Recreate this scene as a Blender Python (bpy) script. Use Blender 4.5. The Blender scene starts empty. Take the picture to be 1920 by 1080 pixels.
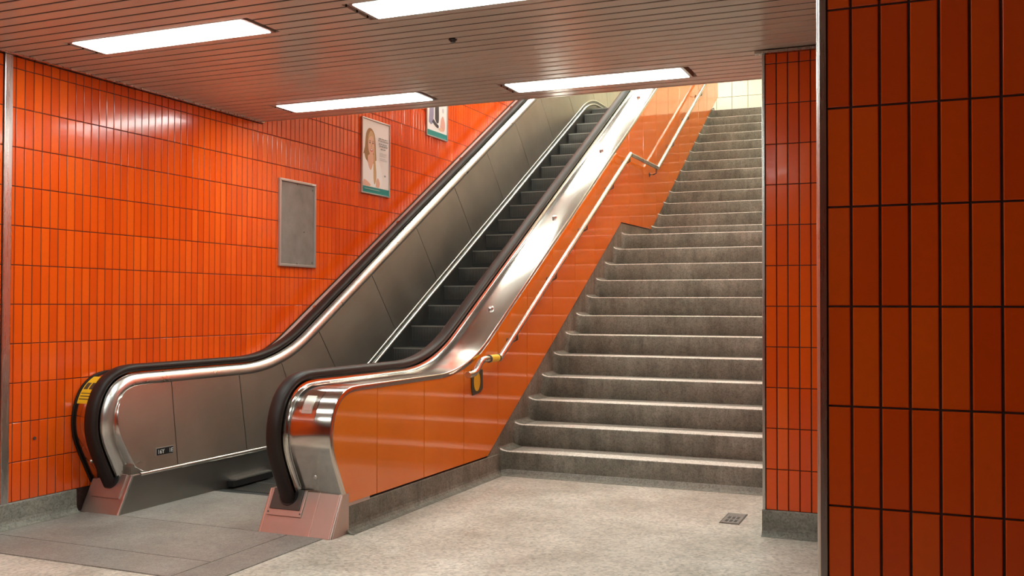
import bpy, bmesh, math, random
from math import sin, cos, tan, pi, sqrt, radians, hypot
from mathutils import Matrix, Vector
random.seed(7)
SC = bpy.context.scene
COL = SC.collection

# ------------------------------------------------------------------ camera, world, exposure
H = 1.406                                   # eye height
YAW, PITCH, ROLL = -0.40155974, 0.0179389, 0.0025207
cam_d = bpy.data.cameras.new('camera'); cam = bpy.data.objects.new('camera', cam_d); COL.objects.link(cam)
cam_d.sensor_width = 36.0; cam_d.lens = 1839.33 / 1920 * 36.0; cam_d.clip_start = 0.05; cam_d.clip_end = 200
_f = Vector((sin(YAW) * cos(PITCH), cos(YAW) * cos(PITCH), sin(PITCH)))
_r0 = Vector((cos(YAW), -sin(YAW), 0)); _u0 = _r0.cross(_f)
_r = _r0 * cos(ROLL) + _u0 * sin(ROLL); _u = -_r0 * sin(ROLL) + _u0 * cos(ROLL)
cam.matrix_world = Matrix(((_r.x, _u.x, -_f.x, 0), (_r.y, _u.y, -_f.y, 0), (_r.z, _u.z, -_f.z, H), (0, 0, 0, 1)))
SC.camera = cam
w = bpy.data.worlds.new('world'); SC.world = w; w.use_nodes = True
w.node_tree.nodes['Background'].inputs[0].default_value = (1.0, 0.9, 0.8, 1)
w.node_tree.nodes['Background'].inputs[1].default_value = 0.06
vs = SC.view_settings
vs.view_transform = 'Standard'; vs.look = 'None'; vs.gamma = 1; vs.use_curve_mapping = False
vs.exposure = 1.24
LAMP = 11.0          # hall fixtures
LAMP_UP = 19.0       # stairwell fixtures
LAMP_COL = (0.86, 0.97, 0.92)

# ------------------------------------------------------------------ key dimensions
XW = -5.332                 # left tiled wall
XP = -3.295                 # orange panel plane
XR = -0.943                 # pillar / right stair wall
YPF = 6.189                 # far pillar face
YNF = 2.5895                # near pillar face
ZC = 2.993                  # ceiling
YCE = 6.97                  # ceiling edge
ZTOP = 4.65                 # upper floor
ZHI = 7.6                   # stairwell ceiling
YEND = 19.0
TP, TR = 0.0677, 0.25       # tile pitch / row pitch
SL = 0.588                  # escalator slope
SS = 0.582                  # stair slope

# ------------------------------------------------------------------ materials
MATS = {}
def mat(name, base=(.5, .5, .5), rough=.5, metal=0., coat=0., spec=.5):
    m = bpy.data.materials.new(name); m.use_nodes = True
    b = m.node_tree.nodes['Principled BSDF']
    b.inputs['Base Color'].default_value = (*base, 1); b.inputs['Roughness'].default_value = rough
    b.inputs['Metallic'].default_value = metal; b.inputs['Coat Weight'].default_value = coat
    b.inputs['Coat Roughness'].default_value = .05
    b.inputs['Specular IOR Level'].default_value = spec
    MATS[name] = m
    return m, m.node_tree.nodes, m.node_tree.links, b
def noise(N, L, scale, detail=4, coord='Object', stretch=None, rough=.6):
    tc = N.new('ShaderNodeTexCoord'); n = N.new('ShaderNodeTexNoise')
    n.inputs['Scale'].default_value = scale; n.inputs['Detail'].default_value = detail; n.inputs['Roughness'].default_value = rough
    src = tc.outputs[coord]
    if coord == 'World':
        pass
    if stretch:
        mp = N.new('ShaderNodeMapping'); mp.inputs['Scale'].default_value = stretch
        L.new(src, mp.inputs[0]); src = mp.outputs[0]
    L.new(src, n.inputs['Vector'])
    return n
def wnoise(N, L, scale, detail=4, stretch=None, rough=.6):
    g = N.new('ShaderNodeNewGeometry'); n = N.new('ShaderNodeTexNoise')
    n.inputs['Scale'].default_value = scale; n.inputs['Detail'].default_value = detail; n.inputs['Roughness'].default_value = rough
    src = g.outputs['Position']
    if stretch:
        mp = N.new('ShaderNodeMapping'); mp.inputs['Scale'].default_value = stretch
        L.new(src, mp.inputs[0]); src = mp.outputs[0]
    L.new(src, n.inputs['Vector'])
    return n
def ramp(N, L, fac, stops):
    r = N.new('ShaderNodeValToRGB'); L.new(fac, r.inputs[0])
    e = r.color_ramp.elements
    e[0].position = stops[0][0]; e[0].color = (*stops[0][1], 1)
    e[1].position = stops[-1][0]; e[1].color = (*stops[-1][1], 1)
    for p, c in stops[1:-1]:
        x = e.new(p); x.color = (*c, 1)
    return r
def mix(N, L, a, b, fac, mode='MIX'):
    m = N.new('ShaderNodeMix'); m.data_type = 'RGBA'; m.blend_type = mode
    for s, v in ((m.inputs[6], a), (m.inputs[7], b), (m.inputs[0], fac)):
        if hasattr(v, 'is_linked'): L.new(v, s)
        elif isinstance(v, tuple): s.default_value = (*v, 1)
        else: s.default_value = v
    return m.outputs[2]
def bump(N, L, b, height, strength=.1, dist=.01):
    n = N.new('ShaderNodeBump'); n.inputs['Strength'].default_value = strength; n.inputs['Distance'].default_value = dist
    L.new(height, n.inputs['Height']); L.new(n.outputs[0], b.inputs['Normal'])

# glazed orange tile: colour varies per tile through the mesh attribute "tone"
m, N, L, b = mat('tile_glaze', rough=.17, coat=.12, spec=.45)
at = N.new('ShaderNodeAttribute'); at.attribute_name = 'tone'
r = ramp(N, L, at.outputs['Fac'], [(0, (.74, .074, .0035)), (.5, (.83, .094, .0045)), (1, (.89, .116, .006))])
n = wnoise(N, L, 60, 3)
L.new(mix(N, L, r.outputs[0], (.55, .05, .003), n.outputs['Fac'], 'MIX'), b.inputs['Base Color'])
N[-1].inputs[0].default_value = .5
mm = N.new('ShaderNodeMath'); mm.operation = 'MULTIPLY'; mm.inputs[1].default_value = .25; L.new(n.outputs['Fac'], mm.inputs[0])
L.new(mm.outputs[0], [x for x in N if x.bl_idname == 'ShaderNodeMix'][-1].inputs[0])
n2 = wnoise(N, L, 14, 2); bump(N, L, b, n2.outputs['Fac'], .06, .01)

m, N, L, b = mat('grout', (.075, .030, .020), .85)
n = wnoise(N, L, 40); L.new(ramp(N, L, n.outputs['Fac'], [(.3, (.036, .013, .009)), (.7, (.068, .027, .019))]).outputs[0], b.inputs['Base Color'])
m, N, L, b = mat('grout_cream', (.24, .20, .13), .85)
m, N, L, b = mat('tile_cream', (.80, .72, .52), .2)
n = wnoise(N, L, 1.5); L.new(ramp(N, L, n.outputs['Fac'], [(.3, (.74, .69, .48)), (.7, (.80, .76, .56))]).outputs[0], b.inputs['Base Color'])

m, N, L, b = mat('panel_enamel', (.74, .165, .011), .07, coat=.3)
n = wnoise(N, L, 1.3, 3); L.new(ramp(N, L, n.outputs['Fac'], [(.3, (.70, .152, .008)), (.7, (.78, .180, .012))]).outputs[0], b.inputs['Base Color'])
n2 = wnoise(N, L, 2.5, 1); bump(N, L, b, n2.outputs['Fac'], .03, .02)
m, N, L, b = mat('joint_dark', (.03, .012, .008), .8)

def steel(name, base, r0, r1, stretch, aniso=.0):
    m, N, L, b = mat(name, base, r0, 1.0)
    n = wnoise(N, L, 9, 6, stretch)
    q = ramp(N, L, n.outputs['Fac'], [(.25, (r0,) * 3), (.75, (r1,) * 3)]); L.new(q.outputs[0], b.inputs['Roughness'])
    n2 = wnoise(N, L, 2.2, 5)
    c0 = tuple(x * .86 for x in base)
    L.new(ramp(N, L, n2.outputs['Fac'], [(.3, c0), (.7, base)]).outputs[0], b.inputs['Base Color'])
    n3 = wnoise(N, L, 3, 1); bump(N, L, b, n3.outputs['Fac'], .02, .01)
    b.inputs['Anisotropic'].default_value = aniso
steel('steel_deck', (.64, .60, .565), .15, .21, (1, .4, .4))
steel('steel_newel', (.62, .58, .54), .10, .18, (.15, 4, 4))
steel('steel_panel', (.59, .55, .49), .30, .40, (1, .3, .3))
steel('steel_trim', (.76, .73, .69), .26, .34, (1, 1, 1))
steel('steel_skirt', (.30, .285, .265), .36, .46, (1, .3, .3))
steel('steel_plinth', (.56, .45, .40), .38, .46, (1, 1, 1))
steel('steel_strip', (.62, .60, .57), .22, .34, (4, 4, .2))
steel('steel_tile_tint', (.78, .60, .54), .32, .42, (1, 1, 1)); MATS['steel_tile_tint'].node_tree.nodes['Principled BSDF'].inputs['Metallic'].default_value = .25  # pink base colour paints in the orange tiles' reflection on the deck strip
steel('rail_metal', (.72, .67, .60), .18, .3, (1, 1, 1))
m, N, L, b = mat('rubber', (.020, .011, .009), .46, spec=.30)
m, N, L, b = mat('black_plastic', (.012, .010, .010), .45)
m, N, L, b = mat('dark_metal', (.10, .085, .075), .45, .6)
m, N, L, b = mat('brass', (.75, .58, .30), .25, 1.0)
m, N, L, b = mat('step_metal', (.105, .098, .088), .40, .6)
m, N, L, b = mat('step_edge', (.24, .23, .21), .42, .6)
m, N, L, b = mat('step_dark', (.03, .03, .03), .6, .3)

def concrete(name, lo, mid, hi, rough, big=1.2, fine=90, streak=None):
    m, N, L, b = mat(name, mid, rough)
    n = wnoise(N, L, big, 6, None, .65); r1 = ramp(N, L, n.outputs['Fac'], [(.3, lo), (.5, mid), (.72, hi)])
    v = N.new('ShaderNodeTexVoronoi'); v.inputs['Scale'].default_value = fine
    g = N.new('ShaderNodeNewGeometry'); L.new(g.outputs['Position'], v.inputs['Vector'])
    r2 = ramp(N, L, v.outputs['Color'], [(.15, (.62, .60, .58)), (.5, (1, 1, 1)), (.9, (1.22, 1.2, 1.18))])
    c = mix(N, L, r1.outputs[0], r2.outputs[0], .75, 'MULTIPLY')
    n3 = wnoise(N, L, 26, 5, None, .7); r3 = ramp(N, L, n3.outputs['Fac'], [(.32, (.70, .68, .66)), (.55, (1.05, 1.05, 1.05))])
    c = mix(N, L, c, r3.outputs[0], .6, 'MULTIPLY')
    if streak:
        n4 = wnoise(N, L, 5, 5, streak, .7); r4 = ramp(N, L, n4.outputs['Fac'], [(.3, (.62, .60, .57)), (.6, (1.08, 1.08, 1.08))])
        c = mix(N, L, c, r4.outputs[0], .7, 'MULTIPLY')
    L.new(c, b.inputs['Base Color'])
    bump(N, L, b, n3.outputs['Fac'], .10, .004)
concrete('floor_terrazzo', (.35, .30, .245), (.51, .455, .39), (.66, .60, .53), .42, 1.8, 60)
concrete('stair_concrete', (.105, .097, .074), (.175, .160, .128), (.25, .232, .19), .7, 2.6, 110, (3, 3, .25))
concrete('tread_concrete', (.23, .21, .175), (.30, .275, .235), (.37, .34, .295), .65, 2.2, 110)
concrete('nosing_worn', (.60, .55, .48), (.70, .65, .58), (.78, .73, .66), .6, 2.0, 110)
concrete('base_concrete', (.16, .15, .125), (.23, .215, .18), (.30, .28, .235), .7, 3, 100)
concrete('landing_plate', (.185, .165, .148), (.245, .223, .20), (.32, .297, .27), .42, 2.2, 160)

m, N, L, b = mat('ceiling_enamel', (.64, .54, .45), .20, spec=.5)
n = wnoise(N, L, 2, 3); L.new(ramp(N, L, n.outputs['Fac'], [(.3, (.56, .475, .40)), (.7, (.62, .53, .445))]).outputs[0], b.inputs['Base Color'])
n2 = wnoise(N, L, 3, 1, (.3, 1, 1)); bump(N, L, b, n2.outputs['Fac'], .03, .02)
m, N, L, b = mat('ceiling_void', (.03, .022, .018), .9)
m, N, L, b = mat('plaster', (.40, .38, .33), .8)
n = wnoise(N, L, 3); L.new(ramp(N, L, n.outputs['Fac'], [(.3, (.37, .35, .30)), (.7, (.43, .41, .36))]).outputs[0], b.inputs['Base Color'])
m, N, L, b = mat('yellow_print', (.80, .48, .015), .4)
m, N, L, b = mat('print_dark', (.06, .05, .03), .5)
m, N, L, b = mat('white_letter', (.75, .72, .68), .5)
m, N, L, b = mat('yellow_tape', (.85, .55, .03), .4)
m, N, L, b = mat('frame_alu', (.55, .50, .46), .35, .7)
m, N, L, b = mat('board_grey', (.27, .235, .21), .5, .2)
n = wnoise(N, L, 6, 6); L.new(ramp(N, L, n.outputs['Fac'], [(.3, (.20, .175, .155)), (.7, (.29, .255, .23))]).outputs[0], b.inputs['Base Color'])
for nm, c in dict(p_paper=(.86, .82, .81), p_teal=(.035, .27, .25), p_hair=(.36, .18, .07), p_hairlight=(.62, .40, .20), p_skin=(.78, .47, .34),
                  p_shirt=(.92, .90, .89), p_shadow=(.60, .53, .50), p_text=(.33, .34, .35), p_textlight=(.55, .55, .55), p_lips=(.55, .06, .05),
                  p_dark=(.05, .04, .05), p_denim=(.30, .27, .40), p_pink=(.75, .38, .32), p_lilac=(.60, .55, .62), p_eye=(.10, .06, .05), p_brow=(.28, .15, .08)).items():
    mat(nm, c, .35)
def emit(name, col, s):
    m = bpy.data.materials.new(name); m.use_nodes = True; nt = m.node_tree
    nt.nodes.remove(nt.nodes['Principled BSDF'])
    e = nt.nodes.new('ShaderNodeEmission'); e.inputs[0].default_value = (*col, 1); e.inputs[1].default_value = s
    nt.links.new(e.outputs[0], nt.nodes['Material Output'].inputs[0]); MATS[name] = m
emit('lamp_hall', LAMP_COL, LAMP); emit('lamp_up', (.93, 1.0, .88), LAMP_UP)

# ------------------------------------------------------------------ helpers
def link(name, me, matn=None, parent=None, label=None, kind=None):
    o = bpy.data.objects.new(name, me); COL.objects.link(o)
    if matn and not me.materials: me.materials.append(MATS[matn])
    if parent: o.parent = parent
    if label: o['label'] = label
    if kind: o['kind'] = kind
    return o
def tag(o, label, cat, group=None):
    o['label'] = label; o['category'] = cat
    if group: o['group'] = group
    return o
def empty(name, loc=(0, 0, 0), parent=None, label=None):
    o = bpy.data.objects.new(name, None); COL.objects.link(o); o.location = loc; o.empty_display_size = .1
    if parent: o.parent = parent
    if label: o['label'] = label
    return o
def put(o, parent):
    """parent without moving (root empties stay unrotated)"""
    o.parent = parent; o.matrix_parent_inverse = parent.matrix_world.inverted() if parent.type == 'EMPTY' and False else Matrix.Translation(-Vector(parent.location))
    return o
class MB:
    def __init__(s): s.v = []; s.f = []; s.m = []
    def add(s, vs, fs, mi=0):
        k = len(s.v); s.v += [tuple(v) for v in vs]; s.f += [tuple(i + k for i in f) for f in fs]; s.m += [mi] * len(fs)
    def box(s, x0, x1, y0, y1, z0, z1, mi=0):
        s.add([(x0, y0, z0), (x1, y0, z0), (x1, y1, z0), (x0, y1, z0), (x0, y0, z1), (x1, y0, z1), (x1, y1, z1), (x0, y1, z1)],
              [(0, 3, 2, 1), (4, 5, 6, 7), (0, 1, 5, 4), (1, 2, 6, 5), (2, 3, 7, 6), (3, 0, 4, 7)], mi)
    def prism_x(s, poly, x0, x1, mi=0):
        """(y,z) polygon extruded along x"""
        n = len(poly); a = sum(poly[i][0] * poly[(i + 1) % n][1] - poly[(i + 1) % n][0] * poly[i][1] for i in range(n))
        if a < 0: poly = poly[::-1]
        s.add([(x0, y, z) for y, z in poly] + [(x1, y, z) for y, z in poly],
              [tuple(range(n - 1, -1, -1)), tuple(range(n, 2 * n))] + [(i, (i + 1) % n, n + (i + 1) % n, n + i) for i in range(n)], mi)
    def sweep(s, prof, path, closed=False, caps=False, mi=0):
        """prof: (x, h) points; path: (y, z, ny, nz)"""
        np_, k = len(prof), len(path)
        vs = [(x, y + ny * h, z + nz * h) for (y, z, ny, nz) in path for (x, h) in prof]
        fs = []
        m = np_ if closed else np_ - 1
        for i in range(k - 1):
            for j in range(m):
                j2 = (j + 1) % np_
                fs.append((i * np_ + j, i * np_ + j2, (i + 1) * np_ + j2, (i + 1) * np_ + j))
        if caps and closed:
            fs.append(tuple(range(np_))[::-1]); fs.append(tuple((k - 1) * np_ + j for j in range(np_)))
        s.add(vs, fs, mi)
    def tube(s, pts, r, seg=12, mi=0):
        pts = [Vector(p) for p in pts]; rings = []
        up = Vector((1, 0, 0))
        for i, p in enumerate(pts):
            a = pts[max(i - 1, 0)]; c = pts[min(i + 1, len(pts) - 1)]; t = (c - a).normalized()
            u = up - t * up.dot(t)
            if u.length < 1e-4: u = Vector((0, 0, 1)) - t * t.z
            u.normalize(); v = t.cross(u)
            if 0 < i < len(pts) - 1:
                d1 = (pts[i] - pts[i - 1]).normalized(); d2 = (pts[i + 1] - pts[i]).normalized()
                kf = 1 / max(.5, cos(d1.angle(d2) / 2))
            else: kf = 1
            rings.append([p + (u * cos(2 * pi * j / seg) + v * sin(2 * pi * j / seg) * kf) * r for j in range(seg)])
        vs = [q for rr in rings for q in rr]; fs = []
        for i in range(len(pts) - 1):
            for j in range(seg):
                fs.append((i * seg + j, i * seg + (j + 1) % seg, (i + 1) * seg + (j + 1) % seg, (i + 1) * seg + j))
        fs.append(tuple(range(seg))[::-1]); fs.append(tuple((len(pts) - 1) * seg + j for j in range(seg)))
        s.add(vs, fs, mi)
    def cyl(s, c, axis, r, h, seg=20, r2=None, mi=0):
        c = Vector(c); ax = Vector(axis).normalized(); u = ax.orthogonal().normalized(); v = ax.cross(u); r2 = r if r2 is None else r2
        vs = [c + (u * cos(2 * pi * j / seg) + v * sin(2 * pi * j / seg)) * r for j in range(seg)] + [c + ax * h + (u * cos(2 * pi * j / seg) + v * sin(2 * pi * j / seg)) * r2 for j in range(seg)]
        s.add(vs, [tuple(range(seg))[::-1], tuple(range(seg, 2 * seg))] + [(j, (j + 1) % seg, seg + (j + 1) % seg, seg + j) for j in range(seg)], mi)
    def build(s, name, matn, parent=None, label=None, kind=None, smooth=None, bevel=0, keep=True):
        me = bpy.data.meshes.new(name); me.from_pydata(s.v, [], s.f)
        for x in ([matn] if isinstance(matn, str) else matn): me.materials.append(MATS[x])
        me.polygons.foreach_set('material_index', s.m)
        bm = bmesh.new(); bm.from_mesh(me); bmesh.ops.recalc_face_normals(bm, faces=bm.faces)
        if bevel: bmesh.ops.bevel(bm, geom=[e for e in bm.edges if len(e.link_faces) == 2 and e.calc_face_angle(0) > .5], offset=bevel, segments=2, affect='EDGES', profile=.6)
        bm.to_mesh(me); bm.free()
        if smooth is not None:
            me.polygons.foreach_set('use_smooth', [True] * len(me.polygons)); me.set_sharp_from_angle(angle=radians(smooth))
        o = bpy.data.objects.new(name, me); COL.objects.link(o)
        if parent: put(o, parent)
        if label: o['label'] = label
        if kind: o['kind'] = kind
        return o
def with_normals(pts):
    """outward (left-of-travel, up) normals for a (y,z) path"""
    out = []
    for i, (y, z) in enumerate(pts):
        a = pts[max(i - 1, 0)]; c = pts[min(i + 1, len(pts) - 1)]
        dy, dz = c[0] - a[0], c[1] - a[1]; l = hypot(dy, dz); out.append((y, z, -dz / l, dy / l))
    return out
def bez(p0, p1, p2, n=12):
    return [((1 - t) ** 2 * p0[0] + 2 * t * (1 - t) * p1[0] + t * t * p2[0], (1 - t) ** 2 * p0[1] + 2 * t * (1 - t) * p1[1] + t * t * p2[1]) for t in [i / n for i in range(n + 1)]]
def catmull(P, n=6):
    out = []
    for i in range(len(P) - 1):
        p0 = P[max(i - 1, 0)]; p1 = P[i]; p2 = P[i + 1]; p3 = P[min(i + 2, len(P) - 1)]
        for k in range(n):
            t = k / n
            out.append(tuple(.5 * ((2 * p1[a]) + (-p0[a] + p2[a]) * t + (2 * p0[a] - 5 * p1[a] + 4 * p2[a] - p3[a]) * t * t + (-p0[a] + 3 * p1[a] - 3 * p2[a] + p3[a]) * t ** 3) for a in (0, 1)))
    out.append(P[-1]); return out

# ------------------------------------------------------------------ tiles
TILE_D = .005
def tile_geo(w_, h_, rng, d=TILE_D, bev=.0022):
    """local tile: u across, v up, n out of the wall; slightly uneven front"""
    t = [rng.uniform(-.0004, .0004) for _ in range(4)]
    a, c = w_ / 2, h_ / 2
    back = [(-a, -c, -.002), (a, -c, -.002), (a, c, -.002), (-a, c, -.002)]
    mid = [(-a, -c, d - bev), (a, -c, d - bev), (a, c, d - bev), (-a, c, d - bev)]
    fr = [(-a + bev, -c + bev, d + t[0]), (a - bev, -c + bev, d + t[1]), (a - bev, c - bev, d + t[2]), (-a + bev, c - bev, d + t[3])]
    v = back + mid + fr
    f = [(i, (i + 1) % 4, 4 + (i + 1) % 4, 4 + i) for i in range(4)] + [(4 + i, 4 + (i + 1) % 4, 8 + (i + 1) % 4, 8 + i) for i in range(4)] + [(8, 9, 10, 11)]
    return v, f
FR = {'x+': ((0, 1, 0), (0, 0, 1), (1, 0, 0)), 'x-': ((0, -1, 0), (0, 0, 1), (-1, 0, 0)), 'y-': ((1, 0, 0), (0, 0, 1), (0, -1, 0)), 'y+': ((-1, 0, 0), (0, 0, 1), (0, 1, 0))}
_tile_cache = {}
def tile_mesh(w_, h_, face, var):
    key = (round(w_, 4), round(h_, 4), face, var)
    if key not in _tile_cache:
        rng = random.Random(hash((round(w_ * 1e4), round(h_ * 1e4), var)) & 0xffff)
        v, f = tile_geo(w_, h_, rng); U, V, Nn = [Vector(q) for q in FR[face]]
        me = bpy.data.meshes.new('tile'); me.from_pydata([tuple(U * p[0] + V * p[1] + Nn * p[2]) for p in v], [], f)
        me.materials.append(MATS['tile_glaze'])
        a = me.attributes.new('tone', 'FLOAT', 'FACE'); tone = rng.random(); a.data.foreach_set('value', [tone] * len(f))
        _tile_cache[key] = me
    return _tile_cache[key]
GV, GH = .0062, .0052       # joint widths
def tile_obj(parent, face, plane, u0, u1, z0, z1):
    me = tile_mesh(u1 - u0 - GV, z1 - z0 - GH, face, random.randrange(10))
    o = bpy.data.objects.new('tile', me); COL.objects.link(o)
    um = (u0 + u1) / 2; zm = (z0 + z1) / 2
    o.location = (plane, um, zm) if face[0] == 'x' else (um, plane, zm)
    o.parent = parent
    return o
def tile_stuff(name, parent, rects, matn='tile_glaze', gv=GV, gh=GH, d=TILE_D):
    """rects: (face, plane, u0, u1, z0, z1)"""
    V_, F_, T_ = [], [], []
    rng = random.Random(5)
    for face, plane, u0, u1, z0, z1 in rects:
        v, f = tile_geo(u1 - u0 - gv, z1 - z0 - gh, rng, d); k = len(V_); um = (u0 + u1) / 2; zm = (z0 + z1) / 2
        sg = 1 if face[1] == '+' else -1
        for p in v:
            V_.append((plane + sg * p[2], um + sg * p[0], zm + p[1]) if face[0] == 'x' else (um - sg * p[0], plane + sg * p[2], zm + p[1]))
        F_ += [tuple(i + k for i in q) for q in f]; T_ += [rng.random()] * len(f)
    me = bpy.data.meshes.new(name); me.from_pydata(V_, [], F_); me.materials.append(MATS[matn])
    a = me.attributes.new('tone', 'FLOAT', 'FACE'); a.data.foreach_set('value', T_)
    return link(name, me, None, parent, kind='stuff')
def cuts(start, pitch, lo, hi):
    k0 = math.ceil((lo - start) / pitch - 1e-6); c = [lo]
    x = start + k0 * pitch
    while x < hi - .004:
        if x > lo + .004: c.append(x)
        x += pitch
    c.append(hi); return list(zip(c[:-1], c[1:]))
def rows(lo, hi): return cuts(H, TR, lo, hi)
ZB = H - 5 * TR             # bottom of tiling, 0.156

# ------------------------------------------------------------------ structure: floor
fl = MB()
fl.box(-5.6, 4.2, -5.0, 5.95, -.12, 0); fl.box(-5.6, -4.975, 5.95, 8.0, -.12, 0); fl.box(-3.81, 4.2, 5.95, 8.0, -.12, 0); fl.box(-5.6, -3.8, 5.9, 8.0, -.5, -.4)
floor = fl.build('floor', 'floor_terrazzo', kind='structure')
up = MB(); up.box(-7.0, 1.5, 16.55, YEND, ZTOP - .15, ZTOP - .004)
up.build('floor_upper', 'floor_terrazzo', kind='structure')

# left wall
wl = MB(); wl.box(XW - .25, XW - TILE_D + .001, -5.0, YEND, 0, ZHI)
wall_left = wl.build('wall_left', 'grout', kind='structure')
JY = 4.4856
PX = XW - TILE_D + .001
ind, stf = [], []
for (u0, u1) in cuts(JY, TP, 4.4565, 17.0):
    for (z0, z1) in rows(ZB, ZHI if u0 > YCE else ZC - .012):
        (ind if u1 <= 4.4856 + 24 * TP + .001 else stf).append(('x+', PX, u0, u1, z0, z1))
for (u0, u1) in cuts(JY, TP, 3.4, 4.3925):
    for (z0, z1) in rows(ZB, ZC - .012): stf.append(('x+', PX, u0, u1, z0, z1))
for (u0, u1) in cuts(JY, TP, -4.9, 3.4):
    for (z0, z1) in rows(ZB, ZC - .012): stf.append(('x+', PX, u0, u1, z0, z1))
for q in ind: tile_obj(wall_left, q[0], q[1], *q[2:])
tile_stuff('tiling', wall_left, stf)
# a small drill hole plug in the tiling
hp = MB(); hp.cyl((XW + .003, 4.65, .54), (1, 0, 0), .011, .004, 12)
hp.build('screw_plug', 'dark_metal', wall_left, label='small dark screw plug in the tiles near the corner strip')

s = MB(); s.box(XW - .004, XW + .012, 4.395, 4.4525, ZB - .03, ZC - .01)
s.build('trim_1', 'steel_strip', kind='structure', bevel=.004)
s = MB(); s.box(XW - .002, XW + .036, -5, YCE, ZC - .010, ZC + .002)
s.build('trim_2', 'steel_strip', kind='structure', bevel=.002)

# baseboards: coved concrete
def cove(x_or_y, sgn, a, bnd, z1, axis, name, mt='base_concrete', toe=.055):
    prof = [(-.02, z1), (.012, z1), (.016, z1 - .006), (.018, .05)] + [(.018 + toe * (1 - cos(t * pi / 2)), .05 * (1 - sin(t * pi / 2))) for t in (.25, .5, .75)] + [(.018 + toe, .002), (.018 + toe, -.01), (-.02, -.01)]
    q = MB()
    n = len(prof)
    vs = []
    for e in (a, bnd):
        for d, z in prof:
            vs.append((x_or_y + sgn * d, e, z) if axis == 'y' else (e, x_or_y + sgn * d, z))
    q.add(vs, [tuple(range(n)), tuple(range(n, 2 * n))] + [(i, (i + 1) % n, n + (i + 1) % n, n + i) for i in range(n)])
    return q.build(name, mt, kind='structure')
cove(XW, 1, -5, 4.985, ZB, 'y', 'baseboard_left')
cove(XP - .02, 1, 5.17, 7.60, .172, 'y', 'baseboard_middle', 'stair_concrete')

# far pillar + stair wall on the right
XF1 = 1.6
p = MB(); p.box(XR + TILE_D, XF1, YPF + TILE_D - .001, YPF + 1.2, 0, ZC + .02)
pillar = p.build('pillar', 'grout', kind='structure'); pillar['label'] = 'orange tiled pillar standing right of the stairs'
for (u0, u1) in cuts(XR + .0165 + TP, TP, XR + .0165, XR + .0165 + TP * 9):
    for (z0, z1) in rows(ZB, ZC - .022): tile_obj(pillar, 'y-', YPF + TILE_D - .001, u0, u1, z0, z1)
s = MB(); s.box(XR - .004, XR + .0145, YPF - .004, YPF + .05, ZB - .02, ZC - .022)
s.build('trim_3', 'steel_strip', kind='structure', bevel=.003)
cove(YPF, -1, XR - .005, XF1, ZB, 'x', 'baseboard_pillar', toe=.045)
s = MB(); s.box(XR - .045, XF1, YPF - .03, YPF + .02, ZC - .024, ZC - .008)
s.build('trim_4', 'steel_strip', kind='structure', bevel=.002)
wr = MB(); wr.box(XR + TILE_D, XR + .3, YPF + .05, YEND, 0, ZHI)
wall_right = wr.build('wall_right', 'grout', kind='structure')
stf = []
for (u0, u1) in cuts(YPF + .05, TP, YPF + .05, YEND):
    lo = max(ZB, .19 + SS * (u0 - 7.6)) if u0 < 11.3 else max(2.2, min(ZTOP, 2.4 + SS * (u0 - 12.6)))
    for (z0, z1) in rows(lo, ZHI if u0 > YCE else ZC - .012): stf.append(('x-', XR + TILE_D - .001, u0, u1, z0, z1))
tile_stuff('tiling', wall_right, [q_ for q_ in stf if q_[2] < 12.0])
tile_stuff('tiling', wall_right, [('x-', XR + TILE_D - .001, u0, u1, z0, z1) for (u0, u1) in cuts(12.0, .30, 12.0, YEND) for (z0, z1) in cuts(5.445, .30, max(2.3, min(ZTOP, 2.5 + SS * (u0 - 12.6))), ZHI)], 'tile_cream', .008, .008)

# near pillar
XN = -.258
p = MB(); p.box(XN + TILE_D, 3.0, YNF + TILE_D - .001, YNF + .62, 0, ZC + .02)
near = p.build('pillar_near', 'grout', kind='structure'); near['label'] = 'orange tiled wall end close to the camera at the frame edge'
for (u0, u1) in cuts(-.177, TP, XN + .0225, -.177 + 9 * TP):
    for (z0, z1) in rows(ZB, ZC - .012): tile_obj(near, 'y-', YNF + TILE_D - .001, u0, u1, z0, z1)
stf = []
for (u0, u1) in cuts(-.177, TP, -.177 + 9 * TP, 3.0):
    for (z0, z1) in rows(ZB, ZC - .012): stf.append(('y-', YNF + TILE_D - .001, u0, u1, z0, z1))
for (u0, u1) in cuts(YNF + .05, TP, YNF + .03, YNF + .62):
    for (z0, z1) in rows(ZB, ZC - .012): stf.append(('x-', XN + TILE_D - .001, u0, u1, z0, z1))
tile_stuff('tiling', near, stf)
s = MB(); s.prism_x([(0, 0)], 0, 0) if False else None
prof = [(XN + .0215, YNF - .004), (XN + .006, YNF - .006), (XN, YNF - .001), (XN - .003, YNF + .008), (XN - .003, YNF + .03), (XN + .0215, YNF + .03)]
n = len(prof)
s = MB(); s.add([(x, y, ZB - .03) for x, y in prof] + [(x, y, ZC - .01) for x, y in prof], [tuple(range(n)), tuple(range(n, 2 * n))] + [(i, (i + 1) % n, n + (i + 1) % n, n + i) for i in range(n)])
s.build('trim_5', 'steel_strip', kind='structure', smooth=40)
cove(YNF, -1, XN - .005, 3.0, ZB, 'x', 'baseboard_near', toe=.045)

# enclosing hall behind the camera
q = MB(); q.box(-5.6, 4.2, -5.25, -5.0 - TILE_D, 0, ZC + .1)
wall_back = q.build('wall_back', 'grout', kind='structure')
tile_stuff('tiling', wall_back, [('y+', -5.0 - TILE_D, u0, u1, z0, z1) for (u0, u1) in cuts(0, .135, XW, 4.0) for (z0, z1) in rows(ZB, ZC - .01)])
q = MB(); q.box(4.0, 4.2, -5.0, 4.0, 0, ZC + .1)
q.build('wall_far_right', 'plaster', kind='structure')
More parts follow.
